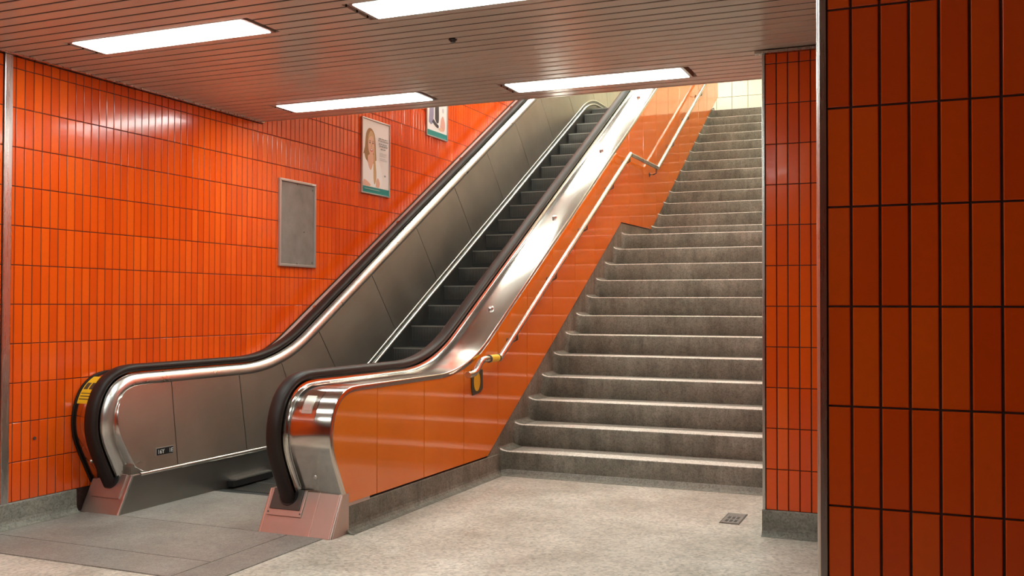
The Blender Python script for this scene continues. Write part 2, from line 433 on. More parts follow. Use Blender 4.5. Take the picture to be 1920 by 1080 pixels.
# stairwell shell
def zsl(y): return min(ZHI, 3.32 + .58 * (y - YCE))
q = MB(); q.prism_x([(YCE + .01, ZC + .06), (YCE + .01, zsl(YCE)), (YCE + .01 + (ZHI - 3.32) / .58, ZHI), (YEND + .2, ZHI), (YEND + .2, ZHI + .2), (14, ZHI + .2), (YCE + .01, ZC + .6), (YCE - .3, ZC + .6), (YCE - .3, ZC + .13)], -7.0, 1.5)
q.build('ceiling_upper', 'plaster', kind='structure')
q = MB(); q.box(-7.0, 1.5, YEND + .01, YEND + .2, ZTOP - .1, ZHI)
wall_end = q.build('wall_end', 'grout_cream', kind='structure')
cr = [('y-', YEND + .009, u0, u1, z0, z1) for (u0, u1) in cuts(-3.47, .30, -6.9, 1.4) for (z0, z1) in cuts(5.445, .30, ZTOP, ZHI)]
vis = [c for c in cr if -4.0 < c[2] < -2.0 and c[4] < 6.2]
_k = dict(tone=0)
for c in vis:
    v, f = tile_geo(c[3] - c[2] - .008, c[5] - c[4] - .008, random.Random(3)); me = bpy.data.meshes.new('tile')
    me.from_pydata([(p_[0], -p_[2], p_[1]) for p_ in v], [], f); me.materials.append(MATS['tile_cream'])
    o = bpy.data.objects.new('tile', me); COL.objects.link(o); o.location = ((c[2] + c[3]) / 2, c[1], (c[4] + c[5]) / 2); o.parent = wall_end
tile_stuff('tiling', wall_end, [c for c in cr if c not in vis], 'tile_cream', .008, .008)

# ------------------------------------------------------------------ ceiling slats and fixtures
FX = []   # x0,x1,y0,y1
for (y0, y1) in ((4.405, 4.685), (6.43, 6.712), (2.38, 2.66), (.355, .635)):
    for (x0, x1) in ((-4.79, -3.505), (-2.805, -1.505)):
        FX.append((x0, x1, y0, y1))
q = MB(); q.box(-5.6, 4.2, -5.0, YCE, ZC + .075, ZC + .12)
ceiling = q.build('ceiling', 'ceiling_void', kind='structure')
SP, SG = .1085, .019
def slat_piece(x0, x1, y0, y1, closed):
    if x1 - x0 < .01 or y1 - y0 < .006: return
    e = .003; q = MB()
    poly = [(y0, ZC + .028), (y0, ZC + e), (y0 + e * .4, ZC + e * .4), (y0 + e, ZC), (y1 - e, ZC), (y1 - e * .4, ZC + e * .4), (y1, ZC + e), (y1, ZC + .028)]
    q.prism_x(poly, x0, x1)
    q.build('slat', 'ceiling_enamel', ceiling)
    if y1 - y0 > SP - SG - .001:
        dz = .006 if closed else .004
        q = MB(); q.prism_x([(y1 - .001, ZC + .028), (y1 - .001, ZC + dz), (y1 + SG + .001, ZC + dz), (y1 + SG + .001, ZC + .028)], x0, x1)
        q.build('joint_strip', 'ceiling_enamel' if closed else 'ceiling_void', ceiling)
XC1 = 4.0
jj = math.floor((YCE - 5.2) / SP)
k = -94
while True:
    y0 = 5.2 + k * SP + SG / 2; y1 = 5.2 + (k + 1) * SP - SG / 2; k += 1
    if y1 > YCE: break
    if y1 < -4.9: continue
    mid = 5.50 < y0 < 6.02
    segs = [(XW + .004, XC1, y0, y1)]
    for (a, b_, c, d) in FX:
        a2, b2, c2, d2 = a - .045, b_ + .045, c - .012, d + .012
        new = []
        for (p0, p1, q0, q1) in segs:
            if p1 <= a2 or p0 >= b2 or q1 <= c2 or q0 >= d2: new.append((p0, p1, q0, q1)); continue
            if p0 < a2: new.append((p0, a2, q0, q1))
            if p1 > b2: new.append((b2, p1, q0, q1))
            if q0 < c2: new.append((max(p0, a2), min(p1, b2), q0, c2))
            if q1 > d2: new.append((max(p0, a2), min(p1, b2), d2, q1))
        segs = new
    for sgm in segs: slat_piece(*sgm, mid)
q = MB(); q.prism_x([(y1 - SP + SG, ZC + .12), (y1 - SP + SG, ZC), (YCE, ZC), (YCE, ZC + .12)], XW + .004, XR + .0)
q.build('edge_board', 'ceiling_enamel', ceiling, bevel=.003)
names_fx = ['long ceiling lamp nearest the left wall, over the floor before the escalator', 'long ceiling lamp cut off by the top edge, above the hall floor',
            'long ceiling lamp at the ceiling edge beside the left tiled wall', 'long ceiling lamp at the ceiling edge above the stairs']
for i, (x0, x1, y0, y1) in enumerate(FX):
    t = empty('ceiling_lamp', ((x0 + x1) / 2, (y0 + y1) / 2, ZC))
    if i < 4: tag(t, names_fx[i], 'lamp', 'ceiling lamps in the hall')
    else: tag(t, ['hall lamp between the camera and the first lamp row, on the left', 'hall lamp between the camera and the first lamp row, on the right', 'hall lamp above the camera, on the left', 'hall lamp above the camera, on the right'][i - 4], 'lamp', 'hall lamps behind the viewpoint')
    q = MB(); q.box(x0 + .012, x1 - .012, y0 + .006, y1 - .006, ZC - .004, ZC + .014)
    q.build('diffuser', 'lamp_hall', t, bevel=.004)
    q = MB()
    q.box(x0 - .012, x1 + .012, y0 - .01, y0 + .007, ZC - .001, ZC + .05); q.box(x0 - .012, x1 + .012, y1 - .007, y1 + .01, ZC - .001, ZC + .05)
    q.box(x0 - .012, x0 + .013, y0, y1, ZC - .001, ZC + .05); q.box(x1 - .013, x1 + .012, y0, y1, ZC - .001, ZC + .05)
    q.build('frame', 'frame_alu', t)
    q = MB(); q.box(x0 - .042, x1 + .042, y0 - .008, y1 + .008, ZC + .05, ZC + .07)
    q.build('housing', 'ceiling_void', t)
# upper stairwell lamps; the last is an added one, brightening posters and left wall
UPL = [(-4.62, 10.45), (-4.62, 13.05), (-4.58, 15.15), (-4.3, 16.9), (-2.15, 10.45), (-2.15, 13.05), (-2.15, 15.15), (-2.15, 16.9), (-2.15, 8.35)]
for i, (xx, yy) in enumerate(UPL):
    zz = zsl(yy); t = empty('ceiling_lamp', (xx, yy, zz)); tag(t, ('lamp over the escalator, ' if xx < -3 else 'lamp over the stairs, ') + {8.35: 'added unseen behind the ceiling edge to brighten the left wall', 10.45: 'second up the sloping stairwell ceiling', 13.05: 'third up the sloping stairwell ceiling', 15.15: 'on the level upper ceiling', 16.9: 'nearest the cream end wall'}[yy], 'lamp', 'stairwell lamps')
    sl_ = .58 if yy < 14 else 0
    q = MB(); q.prism_x([(yy - .14, zz - .05 - .14 * sl_), (yy + .14, zz - .05 + .14 * sl_), (yy + .14, zz - .02 + .14 * sl_), (yy - .14, zz - .02 - .14 * sl_)], xx - .64, xx + .64); q.build('diffuser', 'lamp_up', t, bevel=.006)
    q = MB(); q.prism_x([(yy - .17, zz - .035 - .17 * sl_), (yy + .17, zz - .035 + .17 * sl_), (yy + .17, zz + .17 * sl_), (yy - .17, zz - .17 * sl_)], xx - .67, xx + .67); q.build('frame', 'frame_alu', t)

# ------------------------------------------------------------------ staircase
stair = empty('staircase', (-2.1, 7.53, 0)); tag(stair, 'wide grey concrete staircase rising beside the orange panels', 'stairs')
noses = [(7.531 + .3215 * k, .192 + .186 * k) for k in range(12)] + [(12.397 + .3165 * k, 2.238 + .186 + .1855 * k) for k in range(13)]
XS0, XS1 = XP - .0165, XR + .0005
FRAD = .085
cols = [FRAD * (1 - cos(t * pi / 2 / 6)) for t in range(0, 7)]
def step_obj(y, z, zb, yback):
    q = MB(); xs = [XS0 + .003 + c for c in cols] + [XS0 + .16, XS0 + .30, XS0 + .5, XS1]
    rs = [FRAD - sqrt(max(0, FRAD ** 2 - (FRAD - c) ** 2)) for c in cols] + [0, 0, 0, 0]
    rs = [min(r_, FRAD) * .52 for r_ in rs]
    rings = []
    for x, e in zip(xs, rs):
        e2 = min(e, .32)
        rings.append([(x, y - e2 + .012, zb + e2 * (0 if zb == 0 else 1)), (x, y - e2, z + e2 - .014), (x, y - e2 + .004, z + e2 - .004), (x, y - e2 + .014, z + e2), (x, yback - e2 + .012, z + e2), (x, yback + .02, z - .25), (x, y + .06, min(zb, z - .25))])
    n = len(rings[0]); vs = [v for r_ in rings for v in r_]; fs = []
    for i in range(len(rings) - 1):
        for j in range(n): fs.append((i * n + j, i * n + (j + 1) % n, (i + 1) * n + (j + 1) % n, (i + 1) * n + j))
    fs += [tuple(range(n)), tuple((len(rings) - 1) * n + j for j in range(n))]
    q.add(vs, fs)
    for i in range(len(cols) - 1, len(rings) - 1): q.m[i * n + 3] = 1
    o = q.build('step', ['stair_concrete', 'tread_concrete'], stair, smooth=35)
    # worn pale nosing band along the front of the tread
    q = MB(); k0 = 2
    rr = []
    for x, e in list(zip(xs, rs))[k0:]:
        wd = min(.165, .022 + .143 * max(0, (x - XS0 - .06) / .44)); rr.append([(x, y - e + .0035, z + e - .0050), (x, y - e + .0055, z + e - .0010), (x, y - e + .0135, z + e + .0012), (x, y - e + wd, z + e + .0012), (x, y - e + wd, z + e - .003), (x, y - e + .02, z + e - .012)])
    n = len(rr[0]); vs = [v for r_ in rr for v in r_]; fs = []
    for i in range(len(rr) - 1):
        for j in range(n): fs.append((i * n + j, i * n + (j + 1) % n, (i + 1) * n + (j + 1) % n, (i + 1) * n + j))
    fs += [tuple(range(n)), tuple((len(rr) - 1) * n + j for j in range(n))]
    q.add(vs, fs); q.build('nosing', 'nosing_worn', o, smooth=35)
for i, (y, z) in enumerate(noses):
    zb = 0 if i == 0 else noses[i - 1][1]
    yb = noses[i + 1][0] if i + 1 < len(noses) else y + .4
    step_obj(y, z, zb, yb)
q = MB(); q.prism_x([(7.56, -.01), (7.56, .055), (7.525, .035), (7.505, .016), (7.488, .006), (7.45, .002), (7.45, -.01)], XS0 + .02, XS1)
q.build('base_fillet', 'base_concrete', stair, smooth=50)
# stringer: concrete face between the steps and the lower edge of the panels
bot = [(7.27, .176)] + [(7.27 + (11.027 - 7.27) * t, .176 + (2.372 - .176) * t) for t in (0.0625, .25, .5, .75, 1)] + [(12.371, 2.388), (16.273, 4.688), (16.75, 4.95)]
def zbot(y):
    if y <= 7.27: return .175
    pts = [(7.27, .176), (7.503, .313), (11.027, 2.372), (12.371, 2.388), (16.273, 4.688), (17.5, 5.41)]
    for (a, za), (b_, zb_) in zip(pts[:-1], pts[1:]):
        if y <= b_: return za + (zb_ - za) * (y - a) / (b_ - a)
    return pts[-1][1]
top = [(7.27, .18), (7.503, .315), (11.027, 2.374), (12.371, 2.39), (16.273, 4.69), (16.45, 4.74), (16.6, 4.70), (16.68, 4.6)]
low = [(16.68, 3.9), (12.5, 1.9), (11.2, 1.7), (7.9, -.05), (7.27, -.05)]
q = MB(); q.prism_x(top + low, XP - .0172, XP - .011)
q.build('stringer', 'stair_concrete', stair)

# ------------------------------------------------------------------ escalator paths
YK = 6.88; ZD = .905; ZU = 5.60; YU = YK + (ZU - ZD) / SL
newel = [(5.150, .200), (5.082, .33), (5.012, .475), (4.985, .58), (4.992, .69), (5.035, .795), (5.105, .862), (5.195, .896), (5.30, .905), (5.42, .905)]
ct, st_ = 1 / sqrt(1 + SL * SL), SL / sqrt(1 + SL * SL)
def rest(n=14):
    a = [(5.7, ZD), (6.1, ZD)] + bez((6.40, ZD), (YK, ZD), (YK + .48 * ct, ZD + .48 * st_), n)
    a += [(y, ZD + SL * (y - YK)) for y in (8, 9, 10, 11, 12, 13, 14)]
    a += bez((YU - .6 * ct, ZU - .6 * st_), (YU, ZU), (YU + .6, ZU), 10) + [(16.2, ZU), (17.0, ZU)]
    return a
PATH = catmull(newel, 6)[:-1] + [newel[-1]] + rest()
PN = with_normals(PATH)
def off(path, h): return [(y + ny * h, z + nz * h) for (y, z, ny, nz) in path]
# lower path of the inner panels (skirt line)
YS = 7.12; SI = .579
LOWP = [(y, .245) for y in (5.2, 5.6, 6.2)] + bez((6.75, .245), (YS, .245), (YS + .32, .245 + .32 * SI), 8) + [(y, .245 + SI * (y - YS)) for y in (8, 9, 10, 11, 12, 13, 14)] + \
    bez((14.45, .245 + SI * (14.45 - YS)), (14.85, 4.74), (15.3, 4.74), 8) + [(16.2, 4.74), (17.0, 4.74)]
LN = with_normals(LOWP)
def interp(path, y):
    for (a, za), (b_, zb_) in zip(path[:-1], path[1:]):
        if a <= y <= b_: return za + (zb_ - za) * (y - a) / max(1e-9, b_ - a)
    return path[-1][1]

esc = empty('escalator', (-4.4, 5.0, 0)); tag(esc, 'stainless steel escalator with black handrails climbing along the orange wall', 'escalator')
SEAM_T = [5.578, 6.335, 6.89, 7.44, 8.345, 9.255, 10.165, 11.07, 11.97, 12.87, 13.77, 14.7, 15.8, 17.0]
def perp_foot(yt, zt):
    """foot of the panel seam on the skirt line"""
    if yt < 6.0: return yt - .02
    best = min((abs((y - yt) * a + (interp(LOWP, y) - zt) * b_), y) for y in [yt + i * .01 for i in range(-10, 80)] for (a, b_) in [tangent(yt)])
    return best[1]
def tangent(yt):
    if yt < 6.40: return (1, 0)
    if yt < 7.25:
        t = (yt - 6.4) / .85; s_ = SL * t; l = hypot(1, s_); return (1 / l, s_ / l)
    if yt > YU + .3: return (1, 0)
    return (ct, st_)
def balustrade(side):
    """side=+1: right one (outside towards the stairs), -1: left one against the tiled wall"""
    c = -3.66 if side > 0 else -5.13
    ow = .365 if side > 0 else .193
    X = lambda d: c + side * d
    bl = empty('balustrade', (c, 5.0, 0)); put(bl, esc)
    bl['label'] = 'right balustrade beside the stairs' if side > 0 else 'left balustrade against the tiled wall'
    # deck: cover from the handrail guide out to the edge, wrapped round the newel
    pr = [(X(-.048), .006), (X(-.046), .026), (X(.046), .026), (X(.048), .014), (X(.056), .004), (X(.075), 0), (X(.10), -.001), (X(ow - .008), 0), (X(ow - .002), -.003), (X(ow), -.010), (X(ow), -.034), (X(ow - .02), -.034)]
    k1 = 9 * 6 + 1
    prn = pr if side > 0 else pr[:5] + [(X(.064), .010), (X(.070), .030), (X(.10), .034), (X(ow - .008), .034), (X(ow), .026), (X(ow), -.034)]
    q = MB(); q.sweep(prn, PN[:k1 - 6 if side > 0 else k1 - 3]); q.build('newel_cover', 'steel_newel', bl, smooth=50, label='polished curved steel newel end')
    q = MB(); q.sweep(pr if side > 0 else pr[:5], PN[k1 - 7:]); q.build('deck', 'steel_deck', bl, smooth=50, label='brushed steel deck beside the handrail')
    if side < 0:
        q = MB(); q.sweep(pr[4:], PN[k1 - 7:]); q.build('outer_deck', 'steel_tile_tint', bl, smooth=50, label='narrow dull deck strip against the tiles')
    # handrail: C section
    hr = []
    for i in range(20):
        a = 2 * pi * i / 20; hr.append((X(.049 * math.copysign(abs(cos(a)) ** .75, cos(a))), .058 + .029 * math.copysign(abs(sin(a)) ** .8, sin(a))))
    hp_ = [(5.185, .13)] + PATH
    q = MB(); q.sweep(hr, with_normals(hp_)[0:], closed=True, caps=True); q.build('handrail', 'rubber', bl, smooth=60, label='black rubber handrail')
    # inner bullnose trim
    it = [(X(-.046), .024), (X(-.056), .022), (X(-.070), .014), (X(-.083), -.004), (X(-.091), -.026), (X(-.092), -.046), (X(-.087), -.058), (X(-.07), -.06)]
    q = MB(); q.sweep(it, PN); q.build('inner_trim', 'steel_trim', bl, smooth=60, label='bright rounded steel trim under the handrail')
    # inner panels, slanting out to the skirt
    XT, XB = X(-.088), X(-.172)
    topc = off(PN, -.055)
    def topz(y):
        return interp([p_ for p_ in topc if p_[1] > .55], y)
    def emit_panel(poly):
        # poly in (y,z,t) with t 0 top..1 bottom
        q = MB(); n = len(poly)
        f_ = [(XT + (XB - XT) * t, y, z) for y, z, t in poly]; b__ = [(x + side * .012, y, z) for x, y, z in f_]
        q.add(f_ + b__, [tuple(range(n)), tuple(range(n, 2 * n))] + [(i, (i + 1) % n, n + (i + 1) % n, n + i) for i in range(n)])
        q.build('inner_panel', 'steel_panel', bl)
    g = .0035
    curve = [p_ for p_ in topc if p_[0] < SEAM_T[0] - g and not (p_[0] > 5.16 and p_[1] < .33)]
    curve = [p_ for p_ in curve if p_[1] > .30]
    yb0 = perp_foot(SEAM_T[0], .85)
    poly = [(5.30, .25), (5.22, .27)] + curve + [(SEAM_T[0] - g, topz(SEAM_T[0])), (yb0 - g, .25)]
    tt = lambda z: min(1, max(0, (.85 - z) / .60))
    emit_panel([(y, z, tt(z)) for y, z in poly])
    outl = [(5.45, .249), (5.30, .25), (5.22, .27)] + curve
    inn = [(5.45, .249), (5.28, .235), (5.19, .235)] + [(y + (5.6 - y) * -.02, z) for y, z in curve]
    q = MB(); vs = []
    rr = min(range(len(PN)), key=lambda i: abs(PN[i][0] - curve[0][0]) + abs(PN[i][1] - curve[0][1]))
    for (y, z) in outl:
        t = tt(z); x_ = XT + (XB - XT) * t
        vs += [(x_ - side * .003, y, z), (x_ + side * .004, y - .006, z - .004), (X(-.06), y - .012, z)]
    q.add(vs, [(3 * i + a_, 3 * i + a_ + 1, 3 * i + a_ + 4, 3 * i + a_ + 3) for i in range(len(outl) - 1) for a_ in (0, 1)]); q.build('newel_return', 'steel_deck', bl, smooth=60)
    for a, b_ in zip(SEAM_T[:-1], SEAM_T[1:]):
        fa, fb = perp_foot(a, topz(a)), perp_foot(b_, topz(b_))
        n = 8; ta, tb = a + g, b_ - g
        pt = [(ta + (tb - ta) * i / n, topz(ta + (tb - ta) * i / n), 0) for i in range(n + 1)]
        pb = [(fb - g - (fb - fa - 2 * g) * i / n, interp(LOWP, fb - g - (fb - fa - 2 * g) * i / n), 1) for i in range(n + 1)]
        # strip of quads so that the slant stays smooth
        q = MB(); vs = []
        for (y, z, t), (y2, z2, t2) in zip(pt, pb[::-1]):
            vs += [(XT, y, z), (XB, y2, z2), (XT + side * .012, y, z), (XB + side * .012, y2, z2)]
        fs = []
        for i in range(n):
            k_ = 4 * i; fs += [(k_, k_ + 1, k_ + 5, k_ + 4), (k_ + 2, k_ + 6, k_ + 7, k_ + 3), (k_, k_ + 4, k_ + 6, k_ + 2), (k_ + 1, k_ + 3, k_ + 7, k_ + 5)]
        fs += [(0, 2, 3, 1), (4 * n, 4 * n + 1, 4 * n + 3, 4 * n + 2)]
        q.add(vs, fs); q.build('inner_panel', 'steel_panel', bl, smooth=30)
    # dark backing behind the panel joints
    q = MB(); vs = []
    ys = [5.35 + i * .25 for i in range(46)]
    for y in ys: vs += [(X(-.06), y, topz(y)), (X(-.135), y, interp(LOWP, y))]
    q.add(vs, [(2 * i, 2 * i + 1, 2 * i + 3, 2 * i + 2) for i in range(len(ys) - 1)]); q.build('backing', 'joint_dark', bl)
    # bead round the lower edge and the two skirt trims
    rt = lambda r0, cx, ch: [(cx + side * -r0 * cos(a), ch + r0 * sin(a)) for a in [(-.5 + i / 6) * pi for i in range(7)]]
    q = MB(); q.sweep(rt(.017, XB + side * .012, 0), LN); q.build('upper_skirt_trim', 'steel_trim', bl, smooth=60)
    sl0 = [p_ for p_ in LN if p_[0] > 6.9]
    q = MB(); q.sweep([(x, h - .036) for x, h in rt(.006, XB + side * .004, 0)], sl0); q.build('skirt_groove', 'steel_skirt', bl, smooth=60)
    q = MB(); q.sweep(rt(.017, XB + side * .004, -.060), sl0); q.build('lower_skirt_trim', 'steel_trim', bl, smooth=60)
    if side < 0: q = MB(); q.prism_x([(5.128, .24), (5.118, .31), (5.19, .335), (5.27, .31), (5.6, .27), (5.6, .24)], *sorted((XB + side * .010, X(-.062)))); q.build('newel_foot', 'steel_panel', bl)
    # bead following the newel's inner edge
    nb = [p_ for p_ in off(PN, -.060) if p_[0] < 5.5 and p_[1] > .3]
    # skirt
    q = MB(); lo = [(p_[0], max(-.05, p_[1] - .45)) for p_ in LOWP]
    vs = []
    for (y, z), (y2, z2) in zip(LOWP, lo): vs += [(XB + side * .006, y, z - .012), (XB + side * .006, y2, z2), (XB + side * .03, y, z - .012), (XB + side * .03, y2, z2)]
    fs = []
    for i in range(len(LOWP) - 1):
        k_ = 4 * i; fs += [(k_, k_ + 1, k_ + 5, k_ + 4), (k_ + 2, k_ + 6, k_ + 7, k_ + 3), (k_, k_ + 4, k_ + 6, k_ + 2), (k_ + 1, k_ + 3, k_ + 7, k_ + 5)]
    q.add(vs, fs); q.build('skirt', 'steel_skirt', bl, label='dark steel skirt beside the steps')
    # black brush strip along the foot of the skirt
    bp = [(y, z) for y, z in [(6.10, .075), (6.45, .075), (6.8, .10)]] + [(7.2 + i, .245 - .055 + SI * (7.2 + i - YS)) for i in range(0, 7)]
    # knobs on the deck
    for ky in (7.68, 9.23, 10.76, 12.33):
        kz = ZD + SL * (ky - YK); kx = -3.455 if side > 0 else -5.245
        q = MB(); q.cyl((kx, ky, kz), (0, -st_, ct), .026, .022, 18, .022); q.cyl((kx, ky - st_ * .022, kz + ct * .022), (0, -st_, ct), .022, .003, 18, .017)
        q.build('knob', 'steel_trim' if side > 0 else 'brass', bl, smooth=30)
    # plinth under the newel
    x0, x1 = sorted((XB, X(ow - (.0 if side > 0 else .02))))
    pl = [(5.0, 0), (5.128, .252), (5.45, .252), (5.45, 0)]
    q = MB(); q.prism_x(pl, x0 + .004, x1 - .004); q.build('plinth', 'steel_plinth', bl, bevel=.004, label='sloping steel plinth of the newel')
    def onslope(u, v, d=0):     # u: x, v: 0 bottom..1 top of slope
        nl = hypot(.252, .128); return (u, 5.0 + .128 * v - .252 / nl * d, .252 * v + .128 / nl * d)
    def slopebox(xa, xb, va, vb, d0, d1, name, mt, lab=None, bv=0):
        q = MB(); vs = [onslope(*t) for t in [(xa, va, d0), (xb, va, d0), (xb, vb, d0), (xa, vb, d0), (xa, va, d1), (xb, va, d1), (xb, vb, d1), (xa, vb, d1)]]
        q.add(vs, [(0, 3, 2, 1), (4, 5, 6, 7), (0, 1, 5, 4), (1, 2, 6, 5), (2, 3, 7, 6), (3, 0, 4, 7)]); return q.build(name, mt, bl, label=lab, bevel=bv)
    if side > 0:
        slopebox(-3.80, -3.545, .40, 1.0, -.002, .010, 'inlet_plate', 'steel_plinth', 'raised plate round the handrail inlet', .002)
        slopebox(-3.785, -3.565, .54, 1.0, .008, .018, 'inlet_collar', 'dark_metal', None, .002)
        q = MB(); q.cyl(onslope(-3.665, .86, .012), (0, -.89, .45), .066, .012, 24); q.build('inlet_hole', 'black_plastic', bl)
        for sx in (-3.79, -3.555):
            q = MB(); q.cyl(onslope(sx, .47, .010), (0, -.89, .45), .005, .003, 10); q.build('screw', 'dark_metal', bl)
        for sx in (-3.455, -3.312): slopebox(sx - .004, sx + .004, 0.01, 1.0, -.001, .003, 'plinth_bead', 'steel_trim')
        slopebox(-3.823, -3.812, 0.01, 1.0, -.001, .003, 'plinth_bead', 'steel_trim')
        q = MB(); q.box(-3.300, XP + .001, 5.03, 5.19, .003, .232); 
        q = MB(); q.prism_x([(5.012, .002), (5.125, .248), (5.19, .248), (5.19, .002)], XP - .004, XP + .004); q.build('plinth_side', 'steel_plinth', bl)
    else:
        slopebox(-5.25, -5.005, .40, 1.0, -.002, .008, 'inlet_plate', 'steel_plinth', 'raised plate round the handrail inlet', .002)
        q = MB(); q.cyl(onslope(-5.125, .86, .006), (0, -.89, .45), .066, .012, 24); q.build('inlet_hole', 'black_plastic', bl)
        slopebox(-4.975, -4.960, 0.0, 1.0, -.001, .008, 'plinth_bead', 'steel_trim', None, .003)
        q = MB(); q.sweep([(-5.327, .042), (-5.316, .042), (-5.316, -.05), (-5.327, -.05)], PN[:52], closed=True, caps=True); q.sweep([(-5.327, .008), (-5.319, .008), (-5.319, -.05), (-5.327, -.05)], PN[51:], closed=True, caps=True); q.build('edge_gasket', 'rubber', bl, smooth=50, label='dark edging where the deck meets the tiles')
    q = MB(); q.prism_x([(5.012, .001), (5.135, .247), (5.24, .247), (5.6, .24), (5.6, .001)], *sorted((XB - side * .003, XB + side * .006))); q.build('plinth_cheek', 'steel_skirt', bl)
    # keyhole ring on the newel's foot
    def onnewel(i, x, h=0): y, z, ny, nz = PN[i]; return (x, y + ny * h, z + nz * h), (0, ny, nz)
    i0 = 4
    p_, nn = onnewel(i0 + 3, -3.455 if side > 0 else -5.245, .0 if side > 0 else .034); q = MB(); q.cyl(p_, nn, .016, .006, 18, .013); q.cyl(Vector(p_) + Vector(nn) * .006, nn, .008, .003, 12)
    q.build('keyhole_ring', 'steel_trim', bl, smooth=40)
    return bl
BR = balustrade(1); BL = balustrade(-1)

# parts stuck on the newels
def patch(x0, x1, i0, i1, h0, h1, name, mt, parent, label=None):
    q = MB(); q.sweep([(x0, h0), (x0, h1), (x1, h1), (x1, h0)], PN[i0:i1 + 1], closed=True, caps=True); return q.build(name, mt, parent, label=label, smooth=50)
# emergency switch plate on right newel (path index ~ newel between z .73 and .86)
patch(-3.535, -3.415, 25, 37, 0, .006, 'switch_plate', 'steel_newel', BR, 'raised switch plate on the right newel')
patch(-3.515, -3.445, 27, 34, .005, .010, 'switch_cover', 'steel_panel', BR)
patch(-3.505, -3.455, 28, 30, .009, .012, 'switch_button', 'steel_trim', BR)
# the right newel's collar line near the handrail
patch(-3.594, -3.586, 4, 54, 0, .004, 'newel_bead', 'steel_trim', BR)
st = patch(-5.306, -5.205, 26, 38, .034, .0355, 'warning_sticker', 'yellow_print', esc, 'yellow safety sticker on the left newel')
def child_patch(*a): return patch(*a)
patch(-5.297, -5.262, 31, 34, .035, .0365, 'sticker_print', 'print_dark', st); patch(-5.250, -5.215, 31, 34, .035, .0365, 'sticker_print', 'print_dark', st)
for i_ in (27, 28, 29):
    q = MB(); q.sweep([(-5.297, .035), (-5.297, .0365), (-5.212, .0365), (-5.212, .035)], with_normals([((PN[i_][0] * .7 + PN[i_ + 1][0] * .3), PN[i_][1] * .7 + PN[i_ + 1][1] * .3), ((PN[i_][0] * .4 + PN[i_ + 1][0] * .6), PN[i_][1] * .4 + PN[i_ + 1][1] * .6)]), closed=True, caps=True)
    q.build('sticker_print', 'print_dark', st)

# number plate 16Y 1E on the left balustrade
def xin(z): t = min(1, max(0, (.85 - z) / .60)); return -5.042 + .084 * t
npl = MB()
ang = math.atan(.084 / .60)
xc_ = xin(.375)
npl.box(xc_ + .001, xc_ + .006, 5.352, 5.524, .3475, .4035)
plate = npl.build('number_plate', 'frame_alu', esc, label='small black number plate reading 16Y 1E')
q = MB(); q.box(xc_ + .005, xc_ + .0075, 5.358, 5.518, .352, .399); q.build('plate_face', 'black_plastic', plate)
def text(body, size, matn, parent, mtx, name='lettering', extr=.0008):
    cu = bpy.data.curves.new(name, 'FONT'); cu.body = body; cu.size = size; cu.extrude = extr; cu.align_x = 'LEFT'; cu.resolution_u = 3
    tmp = bpy.data.objects.new('t', cu); COL.objects.link(tmp); tmp.matrix_world = mtx
    dg = bpy.context.evaluated_depsgraph_get(); me = bpy.data.meshes.new_from_object(tmp.evaluated_get(dg)); me.transform(mtx)
    bpy.data.objects.remove(tmp); me.materials.clear(); me.materials.append(MATS[matn])
    o = bpy.data.objects.new(name, me); COL.objects.link(o); put(o, parent); return o
MX = Matrix(((0, 0, 1, xc_ + .0082), (1, 0, 0, 5.366), (0, 1, 0, .361), (0, 0, 0, 1)))
text('16Y', .041, 'white_letter', plate, MX)
MX2 = MX.copy(); MX2[1][3] = 5.476
text('1E', .041, 'white_letter', plate, MX2)

# treads
def esc_step():
    q = MB(); x0, x1 = -4.945, -3.845; p = .0185; D, R_ = .40, .235
    q.box(x0, x1, .006, D, -.03, -.006, 0)
    q.box(x0, x1, .0, .03, -R_, -.012, 2)
    n = int((x1 - x0) / p)
    prof = [(0, -.002), (-.004, -.05), (-.004, -.10), (.0, -.15), (.010, -R_)]
    for i in range(n):
        a = x0 + .01 + i * p; b_ = a + p * .52
        vs = []
        for (y, z) in prof: vs += [(a, y, z), (b_, y, z), (a, y + .012, z), (b_, y + .012, z)]
        fs = []
        for k_ in range(len(prof) - 1):
            o_ = 4 * k_; fs += [(o_, o_ + 1, o_ + 5, o_ + 4), (o_, o_ + 4, o_ + 6, o_ + 2), (o_ + 1, o_ + 3, o_ + 7, o_ + 5)]
        fs.append((0, 2, 3, 1))
        q.add(vs, fs, 0)
        q.add([(a, 0, 0), (b_, 0, 0), (b_, D, 0), (a, D, 0), (a, 0, -.01), (b_, 0, -.01), (b_, D, -.01), (a, D, -.01)], [(0, 1, 2, 3), (0, 4, 5, 1), (0, 3, 7, 4), (1, 5, 6, 2)], 0)
    q.box(x0, x1, -.004, .006, -.010, .002, 1)
    return q
proto = esc_step().build('step', ['step_metal', 'step_edge', 'step_dark'], None)
spos = [(8.605 + .3705 * k_, .981 + .2137 * k_) for k_ in range(-4, 17)]
spos += [(spos[-1][0] + .37, 4.555), (spos[-1][0] + .74, 4.635), (spos[-1][0] + 1.11, 4.65), (spos[-1][0] + 1.48, 4.65)]
spos = [(6.02, -.004), (6.39, .0), (6.755, .032)] + spos
for i, (y, z) in enumerate(spos):
    o = proto if i == 0 else proto.copy()
    if i: COL.objects.link(o)
    o.parent = esc; o.location = Vector((0, y, z)) - Vector(esc.location)
q = MB(); q.box(-4.955, -3.835, 5.95, 6.02, -.06, .004)
for i in range(58): q.box(-4.945 + i * .019, -4.945 + i * .019 + .009, 6.02, 6.06, -.02, .003)
q.build('comb_plate', 'step_dark', esc)
